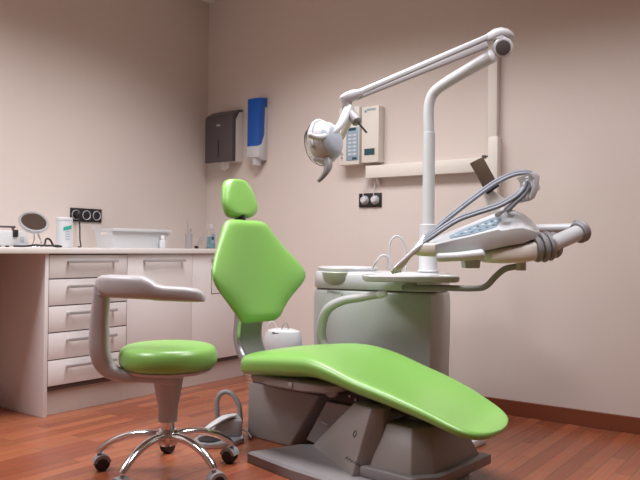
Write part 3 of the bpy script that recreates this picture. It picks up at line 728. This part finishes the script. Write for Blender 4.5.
# assistant side housing with looped hoses, left of the body
bm = new(); cA = at(283, 343, 3.98)
rings = []
for r, z in ((.085, .30), (.105, .31), (.115, .36), (.112, .42), (.10, .45), (.06, .462), (.0, .465)):
    rings.append([cA+UX*(r*1.0*math.cos(2*PI*q/32))+UY*(r*.7*math.sin(2*PI*q/32))+Vector((0, 0, z-cA.z)) for q in range(32)])
skin(bm, rings); ah = obj('assistant_housing', bm, M['white'], unit)
obj('housing_arm', tube([cA+Vector((0, 0, .34-cA.z)), UN.w(.10, .2, .33)], .03, n=14, smooth=False), M['pearl'], unit)
obj('rubber_strip', tube([at(272.5, 332.7, 3.93), at(283, 334.5, 3.91), at(295.5, 338, 3.93)], .0045, n=8), M['dark'], ah)
obj('thin_hose', tube([at(281, 336, 3.94), at(282, 328, 3.94), at(285, 322.5, 3.94), at(288, 326, 3.94), at(288, 336, 3.94)], .0035, n=8), M['steel'], ah)
obj('thin_hose', tube([at(267, 334, 3.97), at(268, 325, 3.97), at(273, 322, 3.97), at(279, 332, 3.97)], .0030, n=8), M['white'], ah)

# instrument tray on its swing arm (post side of the unit)
dT = 3.50
bm = new(); rings = []
tc_ = at(410, 277.3, dT)
for g, z in ((-.012, -.016), (-.002, -.012), (0, -.004), (0, .005), (-.004, .009), (-.012, .009), (-.016, .004)):
    rings.append(super_ring(tc_+Vector((0, 0, z*1.25)), Rv, FH, .232+g, .125+g, 56, 5.0))
skin(bm, rings); tr = obj('tray', bm, M['arm'], unit)
bm = new(); add_lathe(bm, [(.028, -.045), (.032, -.042), (.030, -.012)], Matrix.Translation(at(411, 277.3, dT)), 24); obj('tray_pivot', bm, M['shell'], unit)
sw = [(403, 287.8, 3.50), (440, 287.8, 3.45), (474, 288.5, 3.38), (486, 286, 3.35), (496, 276, 3.32), (505, 269, 3.30), (516, 266.6, 3.28), (522, 266.3, 3.27)]
obj('swing_arm', tube(pw(*sw), .0145, n=14), M['ring'], unit)
bm = new(); add_cyl(bm, at(521, 270.5, 3.27), at(521, 259.5, 3.27), .023, 20); obj('swing_joint', bm, M['arm'], unit)

# ================================================================= lamp on its pole
dP = 3.66
PB = at(428, 272, dP)
fr = frame_at((PB.x, PB.y, uz+.096)); lamp = thing('operating_lamp', 'white pole with folded two-section arm carrying the dental operating light', 'dental lamp', fr)
zt0 = at(428, 224.5, dP).z
bm = new(); add_lathe(bm, [(.03, uz+.0965), (.052, uz+.098), (.054, uz+.105), (.047, uz+.115), (.046, zt0-.003), (.042, zt0), (.02, zt0)], Matrix.Translation((PB.x, PB.y, 0)), 36); obj('pole_socket', bm, M['white'], lamp)
zj = at(428, 133, dP).z
bm = new(); add_lathe(bm, [(.031, zt0-.01), (.031, zj), (.028, zj+.002)], Matrix.Translation((PB.x, PB.y, 0)), 32); pole = obj('pole', bm, M['white'], lamp)
jt = at(500, 51, 3.42)
obj('bent_tube', tube([Vector((PB.x, PB.y, zj-.01)), at(428.5, 116, dP), at(429.5, 103, 3.655), at(434, 92.5, 3.64), at(446, 83, 3.60), at(472, 67.5, 3.52), at(492, 56, 3.45)], [.0275, .0275, .027, .027, .028, .030, .034], n=22), M['white'], lamp)
capc = at(503, 47.5, 3.42); cd = (at(506, 49, 3.30)-at(503, 47.5, 3.42)).normalized()
bm = new(); add_lathe(bm, [(.03, -.085), (.046, -.08), (.048, -.02), (.048, .0), (.043, .006), (.036, .007)], axis_mat(capc, cd), 36); ej = obj('elbow_joint', bm, M['white'], lamp)
bm = new(); add_lathe(bm, [(.035, .005), (.035, .010), (.030, .012), (.0, .012)], axis_mat(capc, cd), 36); obj('joint_cap', bm, M['dark'], ej)
bm = new(); add_cyl(bm, at(500, 44, 3.44), at(500, 31, 3.44), .030, 24); add_cyl(bm, at(500, 41.5, 3.44), at(500, 38.5, 3.44), .038, 24); obj('joint_neck', bm, M['pearl'], ej)
# upper elbow shell
bm = new(); rings = []
for x, ya, yb, w in ((484, 37, 43, .014), (487, 33.5, 43, .026), (493, 29.5, 41, .032), (500, 28, 38, .036), (507, 29.5, 38, .034), (512, 33, 38.5, .024), (513.5, 35.5, 38, .010)):
    A_, B_ = at(x, ya, 3.44), at(x, yb, 3.44); rings.append(super_ring((A_+B_)/2, FH, LZ, w, (A_.z-B_.z)/2, 24, 2.6))
skin(bm, rings); obj('elbow_shell', bm, M['white'], lamp, angle=60)
# spring arm: white rail over grey underside
pa, pb = at(489, 38.5, 3.44), at(350, 98, 3.18)
dr = (pb-pa).normalized(); sd = dr.cross(LZ).normalized(); up_ = sd.cross(dr).normalized()
bm = new(); skin(bm, [super_ring(c, sd, up_, .020, .014, 20, 3) for c in (pa+up_*.010, pb+up_*.006)]); obj('spring_arm', bm, M['white'], lamp)
sa_ = C.objects['spring_arm']
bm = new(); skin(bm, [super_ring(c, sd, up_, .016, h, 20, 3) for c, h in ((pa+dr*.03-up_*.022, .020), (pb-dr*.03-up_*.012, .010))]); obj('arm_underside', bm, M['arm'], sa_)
# knuckle at the lamp end
bm = new(); rings = []
for x, ya, yb, w in ((339.5, 97, 100, .010), (341.5, 95, 102, .022), (346, 92.3, 103.5, .030), (352, 90.2, 102.5, .031), (358, 89.5, 98.5, .026), (363, 88.5, 95, .018)):
    A_, B_ = at(x, ya, 3.17), at(x, yb, 3.17); rings.append(super_ring((A_+B_)/2, FH, LZ, w, (A_.z-B_.z)/2, 24, 2.4))
skin(bm, rings); kn = obj('knuckle', bm, M['white'], lamp, angle=60)
bm = new(); add_cyl(bm, at(347, 101, 3.17), at(347, 110, 3.17), .022, 20); obj('knuckle_neck', bm, M['pearl'], kn)
# yoke: two bows holding the lamp head
obj('yoke', tube(pw((349, 108, 3.17), (344, 119, 3.13), (337, 129, 3.08), (327, 135.5, 3.03), (317, 137.5, 2.99), (309, 135, 2.97)), [.024, .020, .015, .012, .012, .011], n=16), M['white'], lamp)
obj('yoke', tube(pw((350, 111, 3.18), (348, 122, 3.21), (343, 133, 3.24), (338, 143, 3.25)), [.022, .018, .016, .015], n=16), M['cream'], lamp)
obj('balance_knob', tube(pw((350.5, 112.5, 3.15), (357, 121.5, 3.12)), [.020, .024], n=18, smooth=False), M['grey'], lamp)
obj('rubber_tip', tube(pw((357, 121, 3.12), (366.5, 132.5, 3.10)), .0045, n=10, smooth=False), M['black'], C.objects['balance_knob'])
# lamp head: shallow bowl facing left and down towards the headrest
hc = at(322, 143.5, 3.10); ha = (Rv*-.74+FH*.60+LZ*-.20).normalized()
A = axis_mat(hc, ha) @ Matrix.Scale(.92, 4)
bm = new(); add_lathe(bm, [(.02, -.085), (.055, -.080), (.085, -.060), (.100, -.030), (.105, .000), (.102, .012), (.092, .014)], A @ Matrix.Diagonal((.88, 1.0, 1, 1)), 44); lh = obj('lamp_shell', bm, M['white'], lamp)
bm = new(); add_lathe(bm, [(.0, -.01), (.04, -.006), (.075, .004), (.092, .016), (.094, .016)], A @ Matrix.Diagonal((.88, 1.0, 1, 1)), 44); obj('reflector', bm, M['mirror'], lh)
bm = new(); A3 = A @ Matrix.Translation((0, 0, .045)); add_lathe(bm, [(.0, .03), (.05, .024), (.09, .004), (.104, -.02), (.101, -.022), (.087, .002), (.05, .020), (.0, .026)], A3 @ Matrix.Diagonal((.8, 1.0, 1, 1)), 44); obj('clear_shield', bm, M['glass'], lh)
# white side frame and bluish back panel
bm = new(); pr = []
for q in range(25):
    a = -.3+(PI*1.25)*q/24; pr.append(A @ Vector((.096*math.cos(a), .108*math.sin(a), -.012)))
add_tube(bm, pr, .0075, n=10, smooth=False); obj('white_frame', bm, M['white'], lh)
# back panel: slightly raised skin over the shell
bm = new(); add_lathe(bm, [(.0, -.090), (.048, -.087), (.070, -.078), (.086, -.061), (.083, -.056), (.04, -.075), (.0, -.078)], A @ Matrix.Diagonal((.88, 1.0, 1, 1)), 40); obj('back_panel', bm, M['pale'], lh)
obj('lamp_handle', tube(pw((326, 158, 3.06), (328, 166, 3.04), (326, 172, 3.03), (322, 177.5, 3.03), (318.5, 181, 3.03)), [.024, .019, .013, .010, .008], n=14), M['grey'], lamp)
obj('handle_mount', tube(pw((314, 158, 3.05), (322, 160, 3.05), (330, 158, 3.06), (337, 153, 3.08)), [.010, .014, .014, .010], n=12), M['white'], lamp)

# ================================================================= doctor's console
dC = 3.26
KF = frame_at(at(521, 259.5, 3.27), YAW)
con = thing('instrument_console', 'white dentist instrument console with blue keypad, carried on the curved swing arm', 'instrument console', KF)
bm = new()
def lo(outl): # loft along px x: (px, ytop, ybot, half depth, dcentre)
    rr = []
    for x, ya, yb, w, d in outl:
        A_, B_ = at(x, ya, d), at(x, yb, d); rr.append(super_ring((A_+B_)/2, FH, LZ, w, max(.002, (A_.z-B_.z)/2), 28, 4.0))
    return rr
def facets(st):   # px x, ridge y, edge y, bottom y, half depth, distance
    rr = []
    for x, yr, ye, yb, w, d in st:
        rr.append([at(x, yb, d-w*.9), at(x, (ye+yb)/2, d-w), at(x, ye+.6, d-w), at(x, ye-.4, d-w*.93), at(x, yr+.5, d-w*.12), at(x, yr, d), at(x, yr, d+w*.5), at(x, (yr+ye)/2, d+w*.9), at(x, yb, d+w*.9)])
    return rr
skin(bm, facets([(419, 244.5, 247, 254, .04, dC), (422, 242.2, 246.5, 256, .07, dC), (431, 239, 245, 256.5, .095, dC), (450, 231.5, 240.5, 256.5, .11, dC), (470, 223.5, 236, 254, .125, dC), (486, 216.8, 232, 250.5, .135, dC),
    (498, 212, 229, 248, .14, dC),
    (501, 210.7, 230, 247.3, .142, dC), (506, 209.6, 229.5, 246.3, .143, dC), (514, 210.2, 228, 244.8, .142, dC), (523, 213.5, 227.5, 243.5, .135, dC), (531, 219.5, 229.5, 240, .12, dC), (537, 227, 231.5, 239, .09, dC), (540, 232, 234, 237.5, .05, dC)]))
cs = obj('console_shell', bm, M['white'], con, angle=22)
# keypad let into the sloping top
def topz(x):
    return {0: 0}.get(x, 0)
kp = []
bpy.context.view_layer.update()
near = dC-.137
pan_ = [(447, 246.5), (453, 240.5), (498, 217.5), (504, 215.5), (496, 229.5), (492, 232), (455, 244.5)]
bm = new(); pts3 = []
for x, y in pan_:
    p, nr = on_obj(cs, KF, x, y); pts3.append((p, nr))
ok_ = [p for p, n_ in pts3 if p]
if len(ok_) == len(pts3):
    cen = sum(ok_, Vector())/len(ok_); nn = sum((n_ for p, n_ in pts3), Vector()).normalized()
    grid = []
    # strip following the shell surface
    topl = [(449, 236.5), (460, 231), (472, 226.3), (484, 221.5), (494, 217.8), (502, 214.6)]
    botl = [(450.5, 238.8), (460, 236.8), (472, 234.2), (484, 231), (492, 228.6), (497, 226.3)]
    rr = []
    for (xa, ya), (xb, yb) in zip(topl, botl):
        col = []
        for s in range(7):
            u = s/6; p, nr = on_obj(cs, KF, xa+(xb-xa)*u, ya+(yb-ya)*u); col.append((p, nr))
        rr.append(col)
    if all(p for c_ in rr for p, n_ in c_):
        a_ = [[p+nr*.0022 for p, nr in c_] for c_ in rr]; b_ = [[p-nr*.002 for p, nr in c_] for c_ in rr]
        skin(bm, [x+y[::-1] for x, y in zip(a_, b_)]); kpo = obj('keypad', bm, M['bluegrey'], con, angle=60)
        for i, (x, y) in enumerate([(462, 234), (470, 229.5), (472, 232.3), (478, 226.6), (480, 230), (486, 223.7), (487, 227.6), (492, 221.5), (493.5, 225.5), (498, 219)]):
            p, nr = on_obj(cs, KF, x, y)
            if p:
                bm = new(); add_lathe(bm, [(.0075, .002), (.0075, .0038), (.004, .0042)], axis_mat(p, nr), 12); obj('button', bm, M['hose'], kpo)
        for i, (x, y) in enumerate([(456, 236), (466, 232.6), (475, 229), (483, 225.4), (490, 225), (496, 222)]):
            p, nr = on_obj(cs, KF, x, y)
            if p:
                bm = new(); add_lathe(bm, [(.0075, .002), (.0075, .0042), (.004, .0046)], axis_mat(p, nr), 12); obj('light_key', bm, M['white'], kpo)
bm = new(); skin(bm, lo([(482, 253, 261, .09, dC), (487, 249.5, 262.8, .11, dC), (500, 246.5, 263.3, .12, dC), (520, 242.8, 262.5, .12, dC), (530, 240.8, 261, .105, dC), (535, 240, 258, .08, dC)])); obj('lower_shell', bm, M['cream'], con, angle=30)
bm = new(); add_tube(bm, pw((438, 257.5, 3.12), (458, 256.6, 3.11), (482, 254.2, 3.11)), [.019, .020, .023], n=16); obj('grab_bar', bm, M['white'], con)
obj('nose_block', box(0, 1, 0, 1, 0, 1), M['white'], con) if 0 else None
bm = new(); skin(bm, lo([(414.5, 247, 254, .03, 3.17), (416.5, 244.5, 255.5, .045, 3.17), (424, 241.8, 256.3, .058, 3.17), (433, 242, 255.5, .058, 3.17)])); obj('nose_piece', bm, M['cream'], con, angle=30)
obj('under_box', slab([(464.5, 260), (481, 260), (480, 268.3), (465.5, 268.3)], 3.22, .09, .004), M['pearl'], con)
# horizontal handle with rubber rings
h0, h1 = at(532, 249, 3.20), at(557, 244.5, 3.22); hd_ = (h1-h0).normalized()
for k in range(4):
    c = h0+(h1-h0)*(.15+.25*k); r = (.064, .070, .068, .060)[k]
    bm = new(); add_lathe(bm, [(r*.55, -.014), (r*.9, -.012), (r, 0), (r*.9, .012), (r*.55, .014)], axis_mat(c, hd_), 32); obj('rubber_ring', bm, M['ring'], con)
g0, g1 = at(552, 244.5, 3.17), at(581, 231.5, 3.26); hd_ = (g1-g0).normalized()
bm = new(); add_cyl(bm, g0, g1, .036, 32); hb = obj('handle_tube', bm, M['white'], con)
for k in range(2):
    c = g1-hd_*(-.004+.020*k); bm = new(); add_lathe(bm, [(.030, -.011), (.046, -.009), (.051, 0), (.046, .009), (.030, .011)], axis_mat(c, hd_), 32); obj('rubber_ring', bm, M['ring'], hb)
bm = new(); add_cyl(bm, at(536, 229, 3.40), at(577, 228, 3.34), .022, 24); obj('rear_tube', bm, M['white'], con)
bm = new(); c_ = at(577, 229, 3.33); add_lathe(bm, [(.025, -.016), (.042, -.012), (.045, 0), (.042, .012), (.025, .016)], axis_mat(c_, Rv), 28); obj('rubber_ring', bm, M['ring'], con)
obj('small_mark', box(0, 1, 0, 1, 0, 1), M['print'], con) if 0 else None
# film viewer on a stalk
obj('viewer_stalk', slab([(482, 192), (490, 188), (512, 204), (510, 214), (492, 214)], 3.36, .03, .004), M['cream'], con)
vw = obj('film_viewer', slab([(470.3, 163), (483, 156.6), (499, 185.5), (487, 194)], 3.34, .018, .003), M['filmdark'], con)
obj('viewer_frame', slab([(485, 188), (497, 181), (499.6, 186), (487.4, 194.8)], 3.333, .004, .001), M['black'], vw)

# hose rest on the console, one rest per whip
rest = []
for k in range(4):
    dd = 3.14+.055*k; ox = 3.0*k
    bm = new(); rr = []
    for x, y, w in ((505, 210, .012), (512-.5*k, 204, .013), (519, 198.5, .013), (526+ox*.6, 193, .013), (529+ox*.5, 184, .012), (527+ox*.7, 177.5, .010)):
        rr.append(at(x, y, dd))
    add_tube(bm, rr, .0085, n=10); obj('whip_arm', bm, M['pearl'], con); rest.append(dd)
    bm = new(); c_ = at(527.5+ox*.9, 185+.8*k, dd); add_lathe(bm, [(.010, -.014), (.019, -.012), (.019, .012), (.010, .014)], axis_mat(c_, FH), 18); obj('whip_wheel', bm, M['white'], con)
bm = new(); add_tube(bm, pw((497, 215, 3.14), (506, 208, 3.2), (508, 207, 3.30), (506, 209, 3.36)), .012, n=10); obj('whip_bar', bm, M['pearl'], con)

obj('whip_end_block', slab([(530, 173), (536, 172), (540, 176), (539, 188), (535, 198), (530, 201), (529, 197), (533, 186), (534, 179)], 3.12, .22, .004), M['pearl'], con)
# four handpieces with their hoses; each a thing of its own
labels = ['chrome handpiece nearest the viewer, hose looping over the console', 'chrome handpiece second from the viewer, hose looping over the console', 'chrome handpiece third from the viewer, hose looping over the console', 'chrome handpiece farthest from the viewer, hose looping over the console']
for k in range(4):
    dd = 3.13+.055*k; j = k*1.0
    a_, b_ = at(392.5+k*2.4, 270.2-k*.4, dd), at(422+k*1.0, 244.5-k*2.6, dd)
    m_ = (a_+b_)/2; ff = frame_at(m_, YAW)
    hp_ = thing('dental_handpiece', labels[k], 'dental handpiece', ff, 'handpieces leaning on the console')
    dr = (b_-a_).normalized()
    bm = new(); add_tube(bm, [a_, a_+dr*.03, a_+dr*.06, a_+dr*.12, b_], [.007, .0105, .0095, .013, .0125], n=14, smooth=False); obj('handle', bm, M['instr'], hp_)
    bm = new(); add_tube(bm, [a_-dr*.004, a_+Vector((0, 0, -.012))+Rv*.004], .007, n=10, smooth=False); obj('head', bm, M['steel'], hp_)
    o_ = (0, 2.6, 0, 2.8)[k]
    if k < 2: hs = [(422+k*1.0, 244.5-k*2.6), (434, 236-o_), (456.5, 221.5-o_), (476, 214-o_), (498.7, 206.5-o_), (515.6, 197-o_), (524.5, 188-o_*.6), (527, 181), (529, 186), (524, 195), (514, 204), (507, 211)]
    else: hs = [(422+k*1.0, 244.5-k*2.6), (437, 228.5-o_*.7), (451, 217-o_), (476, 197.5-o_), (496, 183.5-o_), (514, 175-o_*.8), (529, 173.5-o_*.5), (535.5, 177.5), (534, 185.5), (527.5, 193), (518, 201), (509, 210)]
    obj('hose', tube([at(x, y, dd) for x, y in hs], .0085, n=12), M['hose'], hp_)

# ================================================================= foot control
fc = CH.w(-1.16, -.10, 0)
q0 = plane(196, 443, 2, 0); q1 = plane(243, 432, 2, 0)
FF = Frame(0, 0, 0); c_ = plane(221, 441, 2, 0); FF = frame_at((c_.x, c_.y, 0), YAW+math.radians(12))
foot = thing('foot_control', 'grey foot control pedal with arched handle on the floor behind the stool', 'foot control', FF)
sc_ = 3.45/FPX
bm = new(); rings = []
for g, z in ((0, .0005), (.004, .006), (.004, .018), (0, .024), (-.02, .028)):
    rings.append([FF.w(x*(1+g*6), y*(1+g*6), z) for x, y in [(-.125, -.085), (-.09, -.125), (-.02, -.13), (.05, -.11), (.10, -.05), (.10, .08), (-.0, .12), (-.09, .05), (-.125, -.02)]])
skin(bm, rings); obj('base', bm, M['silver'], foot)
bm = new(); add_prism(bm, [FF.w(-.085, -.075, z) if 0 else FF.w(x, -.04, z) for x, z in ((-.06, .026), (.095, .026), (.098, .100), (.05, .112), (-.02, .085))], (FF.M.to_3x3() @ Vector((0, .13, 0))), .010); obj('housing', bm, M['pearl'], foot)
bm = new(); add_tube(bm, [FF.w(-.10, -.05, .052), FF.w(-.05, -.045, .085), FF.w(.01, -.03, .115), (FF.w(.065, -.01, .122))], [.012, .026, .030, .018], n=16, flat=.4); obj('pedal', bm, M['white'], foot)
bm = new(); add_lathe(bm, [(.055, .024), (.055, .032), (.045, .035)], Matrix.Translation((FF.w(-.055, -.065, 0).x, FF.w(-.055, -.065, 0).y, 0)), 24); obj('rubber_pad', bm, M['black'], foot)
bm = new(); add_lathe(bm, [(.012, 0), (.012, .006), (.006, .009)], Matrix.Translation(FF.w(.04, .03, .112)), 16); obj('button', bm, M['black'], foot)
obj('carry_handle', tube(pw((217.5, 420, 3.50), (217, 403, 3.50), (219.5, 395, 3.50), (225, 391.8, 3.50), (231.5, 393.5, 3.49), (236.5, 400, 3.48), (239.5, 408, 3.47), (240.5, 423, 3.46)), .012, n=14), M['grey'], foot)
bm = tube(pw((240, 428, 3.50), (247, 432, 3.45), (251, 437, 3.38)), .004, n=8)
for v in bm.verts: v.co.z = max(v.co.z, .0045)
tag(obj('foot_control_cable', bm, M['white'], frame=frame_at(at(247, 432, 3.45))), 'short pale cable on the floor between foot control and chair', 'cable')

# ================================================================= light, view, camera
def area(name, loc, size, power, col=(1, .93, .86), rot=(0, 0, 0), sizey=None, spread=None):
    l = bpy.data.lights.new(name, 'AREA'); l.shape = 'RECTANGLE'; l.size = size; l.size_y = sizey or size; l.energy = power; l.color = col
    if spread: l.spread = math.radians(spread)
    o = bpy.data.objects.new(name, l); C.objects.link(o); o.location = loc; o.rotation_euler = rot; return o
LC = (.985, .975, 1.0)
area('ceiling_light_panel', (-3.05, .75, ZC-.02), .6, 51, sizey=1.2, col=LC, spread=140)
area('ceiling_light_panel_second', (-2.3, 2.6, ZC-.02), 1.2, 34, sizey=.6, col=LC, spread=130)
area('ceiling_light_panel_third', (-.75, 2.5, ZC-.02), 1.2, 27, sizey=.6, col=LC, spread=130)
w = bpy.data.worlds.new('World'); bpy.context.scene.world = w; w.use_nodes = True
w.node_tree.nodes['Background'].inputs['Color'].default_value = (.9, .85, .82, 1); w.node_tree.nodes['Background'].inputs['Strength'].default_value = .1

cam = bpy.data.cameras.new('camera'); co = bpy.data.objects.new('camera', cam); C.objects.link(co)
cam.sensor_width = 36; cam.lens = FPX*36/640; cam.clip_start = .05
rot = Matrix((R2, U2, -Fv)).transposed()
co.matrix_world = Matrix.Translation((0, 0, EYE)) @ rot.to_4x4()
s = bpy.context.scene; s.camera = co
s.view_settings.view_transform = 'Standard'; s.view_settings.look = 'None'; s.view_settings.gamma = 1; s.view_settings.use_curve_mapping = False
s.view_settings.exposure = 0.0
